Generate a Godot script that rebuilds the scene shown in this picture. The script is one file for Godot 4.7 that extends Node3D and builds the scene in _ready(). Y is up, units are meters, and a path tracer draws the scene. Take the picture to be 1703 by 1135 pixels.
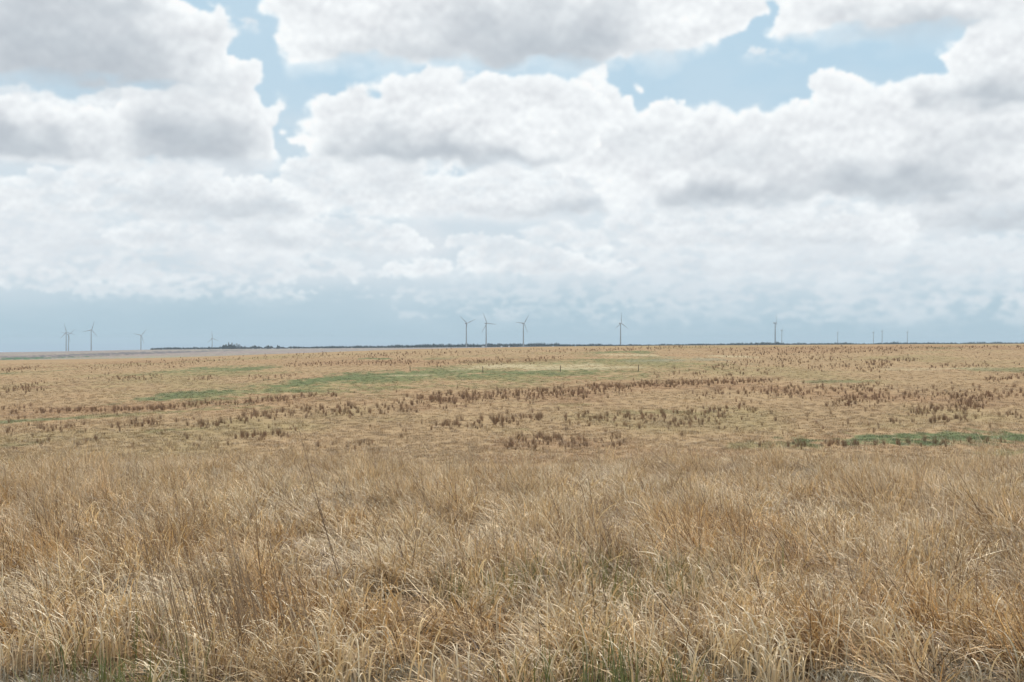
extends Node3D
# A dry prairie under broken cumulus: tall straw grass in front, a tussocky slope behind a hollow, wind turbines far off.
# x is right, -z is away from the camera; the eye is at the origin's height (y = 0), the ground below it.

const TAN_PX := 1.0 / 2055.0     # slope per unit of layout measure
const SKY_W := 4096
const SKY_H := 2048
var rng := RandomNumberGenerator.new()
var used := {}
var n_low := FastNoiseLite.new()
var n_mid := FastNoiseLite.new()
var n_fine := FastNoiseLite.new()
var n_puff := FastNoiseLite.new()
var n_wisp := FastNoiseLite.new()
var n_warp := FastNoiseLite.new()
var n_cell := FastNoiseLite.new()
var clouds := []
var sky_rows := []
var patches := []


func _ready() -> void:
	rng.seed = 4711
	setup_noise()
	# ---- camera, sky, sun, exposure
	var cam := Camera3D.new()
	cam.name = "camera"
	cam.fov = rad_to_deg(2.0 * atan(567.5 * TAN_PX))
	cam.near = 0.1
	cam.far = 60000.0
	cam.rotation_degrees = Vector3(0.125, 0, 0)
	add_child(cam)
	cam.current = true
	var sun := DirectionalLight3D.new()
	sun.name = "sun"
	sun.light_energy = 1.5
	sun.light_color = Color(1.0, 0.965, 0.9)
	sun.light_angular_distance = 0.5
	sun.shadow_enabled = true
	sun.rotation_degrees = Vector3(-61, 166, 0)
	add_child(sun)
	var we := WorldEnvironment.new()
	we.name = "world_environment"
	var env := Environment.new()
	env.background_mode = Environment.BG_SKY
	var sm := PanoramaSkyMaterial.new()
	sm.panorama = ImageTexture.create_from_image(sky_image())
	sm.energy_multiplier = 1.0
	env.sky = Sky.new()
	env.sky.sky_material = sm
	env.tonemap_mode = Environment.TONE_MAPPER_LINEAR
	env.tonemap_exposure = 1.0
	env.sdfgi_enabled = true
	env.ssao_enabled = true
	env.ssil_enabled = true
	env.fog_enabled = true
	env.fog_density = 0.00006
	env.fog_light_color = Color(0.84, 0.93, 1.0)
	we.environment = env
	add_child(we)
	# ---- structure
	build_ground()
	build_tree_belt()
	# ---- things
	build_farm()
	build_turbines()
	build_posts()
	build_tussocks()
	build_foreground()


func setup_noise() -> void:
	for a in [[n_low, 1, 0.012, 3], [n_mid, 2, 0.09, 3], [n_fine, 3, 0.9, 3]]:
		a[0].seed = a[1]
		a[0].noise_type = FastNoiseLite.TYPE_SIMPLEX_SMOOTH
		a[0].frequency = a[2]
		a[0].fractal_type = FastNoiseLite.FRACTAL_FBM
		a[0].fractal_octaves = a[3]
	n_puff.seed = 11
	n_puff.noise_type = FastNoiseLite.TYPE_CELLULAR
	n_puff.cellular_return_type = FastNoiseLite.RETURN_DISTANCE
	n_puff.cellular_distance_function = FastNoiseLite.DISTANCE_EUCLIDEAN
	n_puff.frequency = 0.42
	n_puff.fractal_type = FastNoiseLite.FRACTAL_FBM
	n_puff.fractal_octaves = 4
	n_puff.fractal_gain = 0.5
	n_puff.fractal_lacunarity = 2.1
	n_cell.seed = 14
	n_cell.noise_type = FastNoiseLite.TYPE_CELLULAR
	n_cell.cellular_return_type = FastNoiseLite.RETURN_DISTANCE
	n_cell.frequency = 1.25
	n_cell.fractal_type = FastNoiseLite.FRACTAL_NONE
	n_wisp.seed = 12
	n_wisp.noise_type = FastNoiseLite.TYPE_SIMPLEX_SMOOTH
	n_wisp.frequency = 0.16
	n_wisp.fractal_type = FastNoiseLite.FRACTAL_FBM
	n_wisp.fractal_octaves = 5
	n_warp.seed = 13
	n_warp.noise_type = FastNoiseLite.TYPE_SIMPLEX_SMOOTH
	n_warp.frequency = 0.3
	n_warp.fractal_type = FastNoiseLite.FRACTAL_FBM
	n_warp.fractal_octaves = 3


# ------------------------------------------------------------------ sky
func az_el(x: float, y: float) -> Vector2:
	var a := x - 851.5
	return Vector2(rad_to_deg(atan(a / 2055.0)), rad_to_deg(atan((572.0 - y) / sqrt(2055.0 * 2055.0 + a * a))))


# A cumulus: base height, fineness of its puffs, softness of its foot, haze before it, its lobes (x, y, rx, ry) and where it is thick and so grey (x, y, rx, ry, how much).
func cloud(base: float, scale: float, soft: float, haze: float, lobes: Array, thick: Array) -> void:
	var c := {"base": az_el(851, base).y, "scale": scale, "soft": soft, "haze": haze}
	var ls := PackedFloat32Array()
	for l in lobes:
		var p := az_el(l[0], l[1])
		ls.append_array([p.x, p.y, l[2] * 0.0275, l[3] * 0.0275])
	var gs := PackedFloat32Array()
	for l in thick:
		var p := az_el(l[0], l[1])
		gs.append_array([p.x, p.y, l[2] * 0.0275, l[3] * 0.0275, l[4]])
	close_cloud(c, ls, gs)


func close_cloud(c: Dictionary, ls: PackedFloat32Array, gs: PackedFloat32Array) -> void:
	var box := Rect2()
	for i in range(0, ls.size(), 4):
		var r: Vector2 = Vector2(ls[i + 2], ls[i + 3]) * 1.35 + Vector2(0.8, 0.8) / c.scale
		var b: Rect2 = Rect2(Vector2(ls[i], ls[i + 1]) - r, r * 2.0)
		box = b if i == 0 else box.merge(b)
	c.lobes = ls
	c.thick = gs
	c.box = box
	clouds.append(c)


func lay_clouds() -> void:
	# far, low and hazy first
	cloud(505, 3.4, 0.8, 0.6, [[410, 490, 110, 9], [250, 474, 160, 22], [90, 455, 130, 30]], [])
	cloud(552, 2.2, 2.5, 0.9, [[1500, 520, 330, 24], [1200, 526, 240, 18], [860, 522, 160, 10], [1720, 515, 120, 26]], [])
	cloud(536, 2.6, 2.0, 0.8, [[1420, 500, 40, 9], [1560, 512, 60, 8], [1130, 508, 50, 7], [870, 518, 40, 5], [1660, 500, 60, 9]], [])
	cloud(520, 2.6, 2.0, 0.85, [[1150, 470, 330, 40], [1480, 478, 320, 44], [900, 490, 250, 18], [1640, 500, 200, 14]], [[1250, 500, 200, 14, 0.3]])
	cloud(492, 2.4, 1.5, 0.4, [[40, 410, 150, 60], [180, 418, 140, 54], [300, 425, 130, 46], [430, 440, 110, 38], [540, 448, 100, 20]], [[300, 440, 90, 10, 0.35], [120, 410, 60, 14, 0.25]])
	cloud(462, 2.6, 0.35, 0.15, [[700, 446, 66, 17], [735, 452, 30, 11]], [])
	cloud(462, 2.4, 0.5, 0.15, [[840, 432, 80, 34], [910, 440, 90, 24], [785, 405, 40, 13], [975, 445, 70, 15]], [[900, 448, 70, 8, 0.25]])
	cloud(475, 2.2, 1.2, 0.5, [[1090, 420, 100, 42], [1210, 420, 120, 48], [1340, 425, 120, 46], [1470, 425, 110, 44], [1600, 430, 130, 40], [1720, 425, 100, 40]], [[1330, 440, 120, 9, 0.3], [1560, 442, 90, 9, 0.3], [1150, 445, 90, 8, 0.3]])
	cloud(430, 2.2, 0.5, 0.2, [[600, 396, 110, 32], [470, 395, 140, 34], [330, 400, 140, 40], [655, 412, 44, 18]], [[470, 400, 60, 12, 0.5], [200, 395, 90, 9, 0.3], [610, 415, 60, 6, 0.3]])
	cloud(400, 2.0, 0.6, 0.12, [[1640, 360, 130, 50], [1740, 345, 130, 70], [1480, 385, 140, 32]], [[1670, 372, 110, 26, 0.75]])
	cloud(425, 2.0, 0.9, 0.2, [[1120, 370, 120, 54], [1250, 372, 150, 54], [1380, 376, 140, 48], [960, 395, 90, 24]], [[1370, 405, 90, 10, 0.5], [1180, 395, 120, 9, 0.25]])
	cloud(378, 1.8, 0.5, 0.12, [[250, 325, 170, 56], [390, 338, 120, 46], [480, 345, 56, 28], [100, 335, 150, 50]], [[270, 328, 60, 20, 0.5], [400, 348, 70, 20, 0.7], [330, 366, 110, 8, 0.4]])
	cloud(368, 1.7, 0.7, 0.08, [[830, 325, 100, 52], [920, 318, 100, 58], [985, 335, 66, 42], [730, 330, 100, 46], [610, 305, 150, 60]], [[960, 348, 80, 14, 0.65], [840, 352, 60, 10, 0.3], [640, 300, 120, 20, 0.15]])
	cloud(300, 2.0, 1.2, 0.12, [[40, 195, 190, 44], [200, 190, 140, 40], [-40, 280, 200, 40], [120, 290, 160, 34]], [])
	# the near heaps
	cloud(358, 1.15, 0.7, 0.0, [[985, 215, 90, 92], [1060, 250, 110, 80], [1150, 270, 140, 94], [1260, 270, 150, 84], [1370, 255, 130, 88], [1405, 170, 54, 62], [1440, 185, 50, 46], [1470, 215, 100, 76], [1560, 250, 140, 108], [1650, 270, 130, 100], [975, 150, 50, 32], [1740, 240, 100, 110], [1320, 215, 70, 46]], [[1200, 330, 120, 24, 0.95], [1460, 305, 130, 36, 0.9], [1330, 338, 140, 16, 0.6], [1240, 260, 70, 24, 0.35], [1560, 320, 110, 26, 0.6], [1080, 240, 60, 34, 0.22], [1640, 240, 80, 30, 0.3]])
	cloud(285, 1.2, 0.6, 0.0, [[600, 208, 100, 56], [700, 200, 130, 80], [810, 205, 120, 84], [900, 205, 100, 78], [955, 185, 66, 50], [545, 190, 46, 30], [640, 245, 110, 40]], [[700, 258, 160, 26, 1.0], [620, 225, 60, 26, 0.45], [850, 262, 80, 12, 0.6]])
	cloud(290, 1.2, 0.6, 0.0, [[60, 235, 120, 66], [-30, 240, 110, 66], [200, 230, 120, 62], [330, 215, 130, 80], [400, 200, 70, 94], [440, 235, 40, 50]], [[320, 240, 105, 48, 1.0], [40, 245, 90, 32, 1.0], [-40, 230, 60, 40, 0.8], [350, 275, 120, 10, 0.5]])
	cloud(208, 1.2, 0.5, 0.0, [[1600, 165, 74, 50], [1680, 140, 110, 90], [1640, 90, 72, 54], [1760, 120, 110, 120], [1545, 175, 40, 32]], [[1640, 165, 80, 36, 1.0], [1700, 185, 90, 16, 0.7], [1550, 190, 30, 14, 0.5]])
	cloud(176, 1.05, 0.7, 0.0, [[120, 70, 220, 126], [-60, 60, 190, 136], [280, 90, 120, 100], [330, 95, 76, 62], [390, 150, 60, 52], [240, 45, 72, 60], [120, -60, 210, 110]], [[110, 110, 190, 66, 1.0], [40, 30, 150, 60, 0.75], [280, 148, 90, 24, 0.85], [180, 5, 90, 16, 0.6]])
	cloud(120, 1.05, 0.6, 0.0, [[560, 30, 122, 84], [690, 20, 160, 104], [830, 20, 170, 104], [960, 20, 160, 102], [1070, 50, 76, 66], [1140, 30, 90, 64], [1205, 20, 60, 44], [800, -70, 300, 90]], [[900, 80, 160, 40, 1.0], [760, 60, 80, 40, 0.4], [870, 20, 120, 40, 0.5], [640, 90, 100, 20, 0.35], [1010, 30, 70, 30, 0.35]])
	cloud(85, 1.1, 0.6, 0.0, [[1420, 20, 120, 62], [1520, 10, 120, 66], [1370, 0, 66, 48], [1610, 20, 100, 48], [1450, -60, 210, 74], [1700, 0, 110, 64]], [[1530, 45, 110, 22, 0.75], [1450, 20, 80, 14, 0.3]])
	cloud(106, 2.6, 1.0, 0.45, [[1265, 86, 26, 10], [1300, 94, 22, 7]], [])
	cloud(64, 2.6, 1.0, 0.4, [[402, 40, 12, 16]], [])
	# the rest of the sky carries on as it is in view
	for i in 260:
		var el := 1.0 + pow(rng.randf(), 1.4) * 46.0
		var az := rng.randf_range(-180, 180)
		var k := clampf(0.25 + el * 0.055, 0.3, 2.4)
		var w := rng.randf_range(4.0, 9.0) * k
		if absf(az) - w * 1.3 < 24.5 and el < 17.5 + 1.2 * k:
			continue
		var c := {"base": el - 0.9 * k, "scale": 1.3 / k, "soft": 0.6, "haze": clampf(0.5 - el * 0.05, 0.0, 0.5)}
		var ls := PackedFloat32Array()
		var gs := PackedFloat32Array()
		var n := rng.randi_range(3, 5)
		for j in n:
			var p := Vector2(az + (j / float(n - 1) - 0.5) * w * 1.5, el + rng.randf_range(0.2, 1.0) * k)
			ls.append_array([p.x, p.y, w * rng.randf_range(0.25, 0.45), rng.randf_range(1.1, 2.2) * k])
		for j in 2:
			gs.append_array([az + rng.randf_range(-0.5, 0.5) * w, el + rng.randf_range(-0.3, 0.4) * k, w * 0.5, 0.8 * k, rng.randf_range(0.4, 1.0)])
		close_cloud(c, ls, gs)


func puff(p: Vector2) -> float:      # about -1 .. 1, rounded bumps that point outwards
	return -(n_puff.get_noise_2d(p.x, p.y) + 0.55) * 2.2


func sky_color(u: float, v: float, wrapped: float) -> Color:
	# clear air: paler towards the horizon, a blue-grey band lowest (srgb values)
	var c := Color(0.815, 0.87, 0.905)
	c = c.lerp(Color(0.725, 0.838, 0.912), smoothstep(4.0, 12.5, v))
	c = c.lerp(Color(0.60, 0.76, 0.89), smoothstep(15.0, 60.0, v))
	var w := n_wisp.get_noise_2d(u * 0.55, v * 2.2)
	c = Color(0.70, 0.795, 0.845).lerp(c, smoothstep(0.2, 4.2, v + w * 1.3))
	# thin veil
	var veil := lerpf(0.35, 1.0, smoothstep(-0.35, 0.4, n_wisp.get_noise_2d(u * 0.9 + 40.0, v * 2.2 + 9.0))) * smoothstep(1.6, 4.2, v) * (1.0 - 0.8 * smoothstep(8.5, 11.0, v))
	c = c.lerp(Color(0.895, 0.918, 0.938), veil * 0.85)
	if v > 34.0:
		var e3 := Vector3(cos(deg_to_rad(v)) * sin(deg_to_rad(u)), sin(deg_to_rad(v)), cos(deg_to_rad(v)) * cos(deg_to_rad(u))) * 34.0
		var share := smoothstep(-0.22, 0.22, n_wisp.get_noise_3dv(e3)) * smoothstep(34.0, 50.0, v)
		c = c.lerp(Color(0.95, 0.955, 0.965).lerp(Color(0.80, 0.82, 0.85), smoothstep(0.1, 0.5, n_wisp.get_noise_3dv(e3 * 1.3))), share)
		if v > 62.0:
			return c
	var wu := n_warp.get_noise_2d(u, v)
	var wv := n_warp.get_noise_2d(u + 57.0, v - 31.0)
	for k in clouds:
		var box: Rect2 = k.box
		var uu := u
		if not box.has_point(Vector2(u, v)):
			uu = wrapped
			if not box.has_point(Vector2(wrapped, v)):
				continue
		var s: float = k.scale
		var q := Vector2(uu + wu * 1.5 / s, v + wv * 0.7 / s)
		var ls: PackedFloat32Array = k.lobes
		var sd := -9.0
		for i in range(0, ls.size(), 4):
			var rx := ls[i + 2]
			var ry := ls[i + 3]
			var du := (q.x - ls[i]) / rx
			var dv := (q.y - ls[i + 1]) / ry
			var m := (1.0 - sqrt(du * du + dv * dv)) * minf(rx, ry)
			var h := maxf(0.3 - absf(m - sd) * s, 0.0)
			sd = maxf(sd, m) + h * h * 0.8 / s
		if sd < -0.8 / s:
			continue
		var np := Vector2(uu, v * 1.15) * s
		var a := puff(np)
		var wi := n_wisp.get_noise_2d(uu * 2.6 * s + 9.0, v * 5.5 * s)
		var tiny := n_wisp.get_noise_2d(uu * 11.0 * s, v * 12.0 * s + 30.0)
		var above: float = v - k.base + (wi * 0.3 + wv * 0.35) / s
		var e: float = sd + (a * 0.5 + tiny * 0.11 + wi * (0.25 + k.haze * 1.2)) / s
		var low := 1.0 - smoothstep(0.0, 1.3 / s, above)
		var ragged := smoothstep(-0.25, 0.35, n_warp.get_noise_2d(uu * 0.8 + 90.0, v * 1.3))
		var edge: float = lerpf(0.10, 0.75, low) * (0.45 + k.soft) / s * lerpf(0.7, 2.6, ragged) * (1.0 + 2.0 * k.haze)
		var alpha := smoothstep(-edge * 0.5, edge, minf(e, above * 0.8))
		if alpha <= 0.0:
			continue
		var relief := clampf((a - puff(np + Vector2(-0.04, 0.34))) * 0.8, -0.7, 0.7)
		var gs: PackedFloat32Array = k.thick
		var g := 0.0
		for i in range(0, gs.size(), 5):
			var du := (q.x + a * 0.25 / s - gs[i]) / gs[i + 2]
			var dv := (q.y + a * 0.22 / s - gs[i + 1]) / gs[i + 3]
			g += gs[i + 4] * exp(-pow(du * du + dv * dv, 1.4) * 0.8) * (1.0 - g)
		g = clampf(g * (1.0 + wi * 0.25), 0.0, 1.0) * smoothstep(0.0, 0.7 / s, e)
		var col := Color(0.96, 0.974, 0.982).lerp(Color(0.783, 0.813, 0.84), g)
		var inner := smoothstep(0.1 / s, 1.0 / s, e)
		var t: float = relief * 0.105 * (1.0 - 0.6 * g) - inner * 0.022 + wi * 0.014 + (1.0 - inner) * 0.015 + wv * 0.03 + tiny * 0.035 * (1.0 - 0.7 * g)
		col = Color(col.r + t, col.g + t, col.b + t * 0.9)
		if k.haze > 0.0:
			col = col.lerp(Color(0.875, 0.905, 0.93), k.haze * 0.8)
			alpha *= (1.0 - 0.5 * k.haze) * lerpf(1.0, smoothstep(-0.5, 0.2, wi + wv * 0.8), minf(1.0, k.haze * 2.5))
		c = c.lerp(col, alpha)
	return Color(minf(c.r, 1.0), minf(c.g, 1.0), minf(c.b, 1.0))


func sky_row(j: int, step: int, from: int, count: int) -> void:
	var out := PackedFloat32Array()
	out.resize(count * 3)
	var v := 90.0 - (j + 0.5) * 180.0 * step / SKY_H
	for i in count:
		var u := wrapf(((from + i) + 0.5) * 360.0 * step / SKY_W, -180.0, 180.0)
		var c := sky_color(u, v, u - 360.0 if u > 0.0 else u + 360.0).srgb_to_linear()
		out[i * 3] = c.r
		out[i * 3 + 1] = c.g
		out[i * 3 + 2] = c.b
	sky_rows[j] = out


func rows_image(rows: int, step: int, from: int, count: int, first: int) -> Image:
	sky_rows = []
	sky_rows.resize(first + rows)
	var id := WorkerThreadPool.add_group_task(func(k): sky_row(first + k, step, from, count), rows)
	WorkerThreadPool.wait_for_group_task_completion(id)
	var all := PackedByteArray()
	for k in rows:
		all.append_array(sky_rows[first + k].to_byte_array())
	return Image.create_from_data(count, rows, false, Image.FORMAT_RGBF, all)


func sky_image() -> Image:
	lay_clouds()
	# coarse all round, then full detail where it can be seen well
	var half := rows_image(SKY_H / 16, 8, 0, SKY_W / 8, 0)
	half.resize(SKY_W, SKY_H / 2, Image.INTERPOLATE_CUBIC)
	var im := Image.create(SKY_W, SKY_H, false, Image.FORMAT_RGBF)
	im.fill(Color(0.675, 0.765, 0.822).srgb_to_linear())
	im.blit_rect(half, Rect2i(0, 0, SKY_W, SKY_H / 2), Vector2i.ZERO)
	var first := int((90.0 - 19.0) / 180.0 * SKY_H)
	var reach := int(27.0 / 360.0 * SKY_W)
	var fine := rows_image(SKY_H / 2 - first, 1, SKY_W - reach, reach, first)
	im.blit_rect(fine, Rect2i(0, 0, reach, SKY_H / 2 - first), Vector2i(SKY_W - reach, first))
	fine = rows_image(SKY_H / 2 - first, 1, 0, reach, first)
	im.blit_rect(fine, Rect2i(0, 0, reach, SKY_H / 2 - first), Vector2i(0, first))
	return im


# ------------------------------------------------------------------ helpers
func numbered(called: String) -> String:
	if not used.has(called):
		used[called] = 0
		return called
	used[called] += 1
	return "%s_%03d" % [called, used[called]]


func tag(o: Node, label := "", category := "", group := "", kind := "") -> void:
	if label:
		o.set_meta("label", label)
	if category:
		o.set_meta("category", category)
	if group:
		o.set_meta("group", group)
	if kind:
		o.set_meta("kind", kind)


func thing(called: String, at: Vector3, label: String, category: String, group := "") -> Node3D:
	var o := Node3D.new()
	o.name = numbered(called)
	o.position = at
	add_child(o)
	tag(o, label, category, group)
	return o


func part(called: String, mesh: Mesh, m: Material, parent: Node) -> MeshInstance3D:
	var o := MeshInstance3D.new()
	o.name = called if parent != self else numbered(called)
	o.mesh = mesh
	o.material_override = m
	parent.add_child(o, true)
	return o


func plain(c: Color, rough := 0.85, vertex := false) -> StandardMaterial3D:
	var m := StandardMaterial3D.new()
	m.albedo_color = c.linear_to_srgb() if not vertex else Color.WHITE
	m.vertex_color_use_as_albedo = vertex
	m.roughness = rough
	m.metallic_specular = 0.3
	m.cull_mode = BaseMaterial3D.CULL_DISABLED
	return m


func curve_at(xs: Array, ys: Array, x: float) -> float:
	var n := xs.size()
	if x <= xs[0]:
		return ys[0]
	if x >= xs[n - 1]:
		return ys[n - 1]
	var i := 0
	while x > xs[i + 1]:
		i += 1
	var h: float = xs[i + 1] - xs[i]
	var t: float = (x - xs[i]) / h
	var d: float = (ys[i + 1] - ys[i]) / h
	var d0: float = d if i == 0 else (ys[i] - ys[i - 1]) / (xs[i] - xs[i - 1])
	var d1: float = d if i == n - 2 else (ys[i + 2] - ys[i + 1]) / (xs[i + 2] - xs[i + 1])
	var m0: float = 0.0 if d0 * d <= 0.0 else 2.0 * d0 * d / (d0 + d)
	var m1: float = 0.0 if d1 * d <= 0.0 else 2.0 * d1 * d / (d1 + d)
	var t2 := t * t
	var t3 := t2 * t
	return (2.0 * t3 - 3.0 * t2 + 1.0) * ys[i] + (t3 - 2.0 * t2 + t) * h * m0 + (3.0 * t2 - 2.0 * t3) * ys[i + 1] + (t3 - t2) * h * m1


const RX := [-300.0, -248.0, -176.0, -103.0, -44.0, 43.0, 131.0, 248.0, 400.0]
const RY := [-8.8, -8.4, -7.2, -4.7, -2.6, -1.15, -0.6, 0.0, 0.4]
const FX := [-2600.0, -1906.0, -1682.0, -1458.0, -1234.0, -787.0, -115.0, 400.0, 1003.0, 1906.0, 3000.0]
const FY := [-34.0, -31.0, -28.5, -24.5, -20.5, -17.0, -12.0, -7.5, -5.5, -4.0, -3.0]
const DX := [-400.0, 0.0, 7.0, 15.0, 22.0, 40.0, 70.0, 95.0, 150.0, 230.0, 330.0, 450.0, 600.0, 700.0, 1000.0, 1500.0, 3000.0, 4300.0, 5200.0, 7800.0, 20000.0]


func height(x: float, d: float) -> float:
	var r := curve_at(RX, RY, x * 600.0 / clampf(d, 300.0, 1000.0))
	var f := curve_at(FX, FY, x * 4300.0 / clampf(d, 1500.0, 9000.0))
	var ys := [-1.6, -1.9, -1.97, -2.14, -2.44, -4.8, -7.6, -8.4, lerpf(-8.4, r, 0.10), lerpf(-8.4, r, 0.27), lerpf(-8.4, r, 0.48), lerpf(-8.4, r, 0.74), r, r - 0.9, lerpf(r, -22.0, 0.45), -22.0 + minf(0.0, f + 22.0) * 0.2, lerpf(-22.0, f, 0.55), f, f - 4.0 - 16.0 * smoothstep(-900.0, -1300.0, x), f - 8.0 - 26.0 * smoothstep(-900.0, -1300.0, x), f - 230.0]
	var h := curve_at(DX, ys, d)
	if d < 60.0:
		h += n_mid.get_noise_2d(x, d) * (0.09 + 0.16 * smoothstep(13.0, 20.0, d)) + n_mid.get_noise_2d(x * 2.3 + 80.0, d * 2.0) * 0.14 * smoothstep(13.0, 20.0, d) + n_fine.get_noise_2d(x, d) * 0.02
	elif d < 700.0:
		h += n_mid.get_noise_2d(x * 0.4, d * 0.4) * 0.12 * (1.0 - smoothstep(500.0, 700.0, d))
	return h


func ground(x: float, z: float) -> Vector3:
	return Vector3(x, height(x, -z), z)


func spot(px: float, py: float, far := false) -> Vector3:      # where a line of sight meets the ground
	var a := (px - 851.5) * TAN_PX
	var b := (572.0 - py) * TAN_PX
	var d := 80.0 if not far else 900.0
	var last := d
	while d < (900.0 if not far else 9000.0):
		if b * d < height(a * d, d):
			for i in 8:
				var m := (last + d) * 0.5
				if b * m < height(a * m, m):
					d = m
				else:
					last = m
			break
		last = d
		d *= 1.02
	return Vector3(a * d, height(a * d, d), -d)


# ------------------------------------------------------------------ ground
const TAN_SOIL := Color(0.275, 0.20, 0.122)
const GREEN := Color(0.11, 0.134, 0.068)
const OLIVE := Color(0.19, 0.17, 0.088)
const PALE := Color(0.37, 0.315, 0.21)
const RUSSET := Color(0.225, 0.14, 0.085)
const MAUVE := Color(0.11, 0.10, 0.105)
const PINK := Color(0.22, 0.18, 0.165)
const SAGE := Color(0.22, 0.21, 0.155)
const DEEP := Color(0.05, 0.11, 0.05)

func patch(x0: float, y0: float, x1: float, y1: float, h: float, c: Color, k := 1.0, far := false) -> void:
	var a := spot(x0, y0, far)
	var b := spot(x1, y1, far)
	var w0 := absf(spot(x0, y0 - h, far).z - spot(x0, y0 + h, far).z) * 0.5
	var w1 := absf(spot(x1, y1 - h, far).z - spot(x1, y1 + h, far).z) * 0.5
	patches.append([a.x, -a.z, b.x, -b.z, maxf(w0, 1.5), maxf(w1, 1.5), c, k, minf(-a.z - w0 * 2.0, -b.z - w1 * 2.0), maxf(-a.z + w0 * 2.0, -b.z + w1 * 2.0)])


func lay_patches() -> void:
	patch(270, 660, 600, 640, 10, OLIVE, 0.8)
	patch(275, 658, 500, 648, 9, GREEN, 0.9)
	patch(420, 648, 720, 622, 17, OLIVE, 0.9)
	patch(480, 638, 780, 614, 12, GREEN, 0.85)
	patch(600, 632, 700, 622, 7, GREEN, 0.8)
	patch(650, 632, 1010, 618, 12, OLIVE, 0.9)
	patch(760, 612, 1130, 602, 12, OLIVE, 0.85)
	patch(880, 607, 1100, 597, 4, GREEN, 0.55)
	patch(560, 630, 1000, 614, 6, GREEN, 0.65)
	patch(780, 610, 1010, 608, 4, PALE, 0.85)
	patch(860, 615, 1060, 611, 3, PALE, 0.7)
	patch(640, 626, 720, 624, 1.5, PALE, 0.6)
	patch(760, 625, 900, 619, 2, GREEN, 0.7)
	patch(1040, 603, 1190, 597, 4, SAGE, 0.7)
	patch(1010, 605, 1180, 606, 3, OLIVE, 0.8)
	patch(985, 587, 1075, 585, 2, GREEN, 1.0)
	patch(1005, 590, 1090, 591, 1.6, PALE, 0.8)
	patch(1180, 593, 1250, 594, 1.5, PALE, 0.7)
	patch(290, 617, 440, 613, 5, GREEN, 0.85)
	patch(240, 623, 480, 621, 3, OLIVE, 0.6)
	patch(600, 597, 645, 597, 1.4, GREEN, 1.0)
	patch(710, 597, 760, 596, 1.2, GREEN, 0.5)
	patch(1320, 734, 1450, 730, 8, GREEN, 1.0)
	patch(1420, 732, 1730, 725, 9, GREEN, 1.0)
	patch(1220, 743, 1340, 739, 4, OLIVE, 0.7)
	patch(1600, 727, 1720, 729, 6, GREEN, 0.9)
	patch(1640, 756, 1720, 752, 5, OLIVE, 0.9)
	patch(-20, 703, 150, 695, 4, GREEN, 0.75)
	patch(140, 695, 420, 677, 3, OLIVE, 0.7)
	patch(340, 678, 420, 672, 2, GREEN, 0.6)
	patch(1340, 636, 1470, 634, 2, GREEN, 0.6)
	patch(1610, 615, 1720, 613, 3, GREEN, 0.6)
	patch(1490, 616, 1640, 612, 2, PALE, 0.4)
	patch(1550, 580, 1600, 579, 1.4, GREEN, 0.8)
	patch(-10, 622, 30, 621, 2, GREEN, 0.7)
	patch(60, 619, 98, 617, 2, GREEN, 0.8)
	patch(240, 718, 330, 714, 3, OLIVE, 0.7)
	patch(0, 742, 60, 738, 4, OLIVE, 0.6)
	patch(860, 714, 880, 715, 2, OLIVE, 0.6)
	patch(1040, 685, 1180, 688, 4, OLIVE, 0.5)
	patch(930, 674, 980, 673, 2, OLIVE, 0.7)
	patch(700, 665, 1000, 655, 12, RUSSET, 0.55)
	patch(1000, 645, 1280, 635, 7, RUSSET, 0.55)
	patch(70, 685, 560, 662, 6, RUSSET, 0.5)
	patch(1280, 652, 1640, 668, 14, RUSSET, 0.4)
	patch(840, 735, 1040, 740, 9, RUSSET, 0.45)
	patch(700, 606, 930, 598, 4, RUSSET, 0.5)
	patch(480, 604, 700, 603, 3, RUSSET, 0.5)
	patch(1190, 581, 1720, 578, 5, RUSSET, 0.45)
	patch(0, 613, 70, 613, 4, RUSSET, 0.5)
	patch(0, 648, 70, 646, 6, RUSSET, 0.5)
	patch(130, 606, 330, 600, 4, RUSSET, 0.45)
	# the fields beyond the rise
	patch(-80, 597, 95, 596, 4, DEEP, 1.0, true)
	patch(110, 590, 330, 586, 4, MAUVE, 1.0, true)
	patch(200, 594, 330, 594, 3.0, SAGE, 0.9, true)
	patch(90, 597, 260, 595, 2.5, SAGE, 0.9, true)
	patch(300, 588, 560, 584, 3, PINK, 1.0, true)


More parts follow.
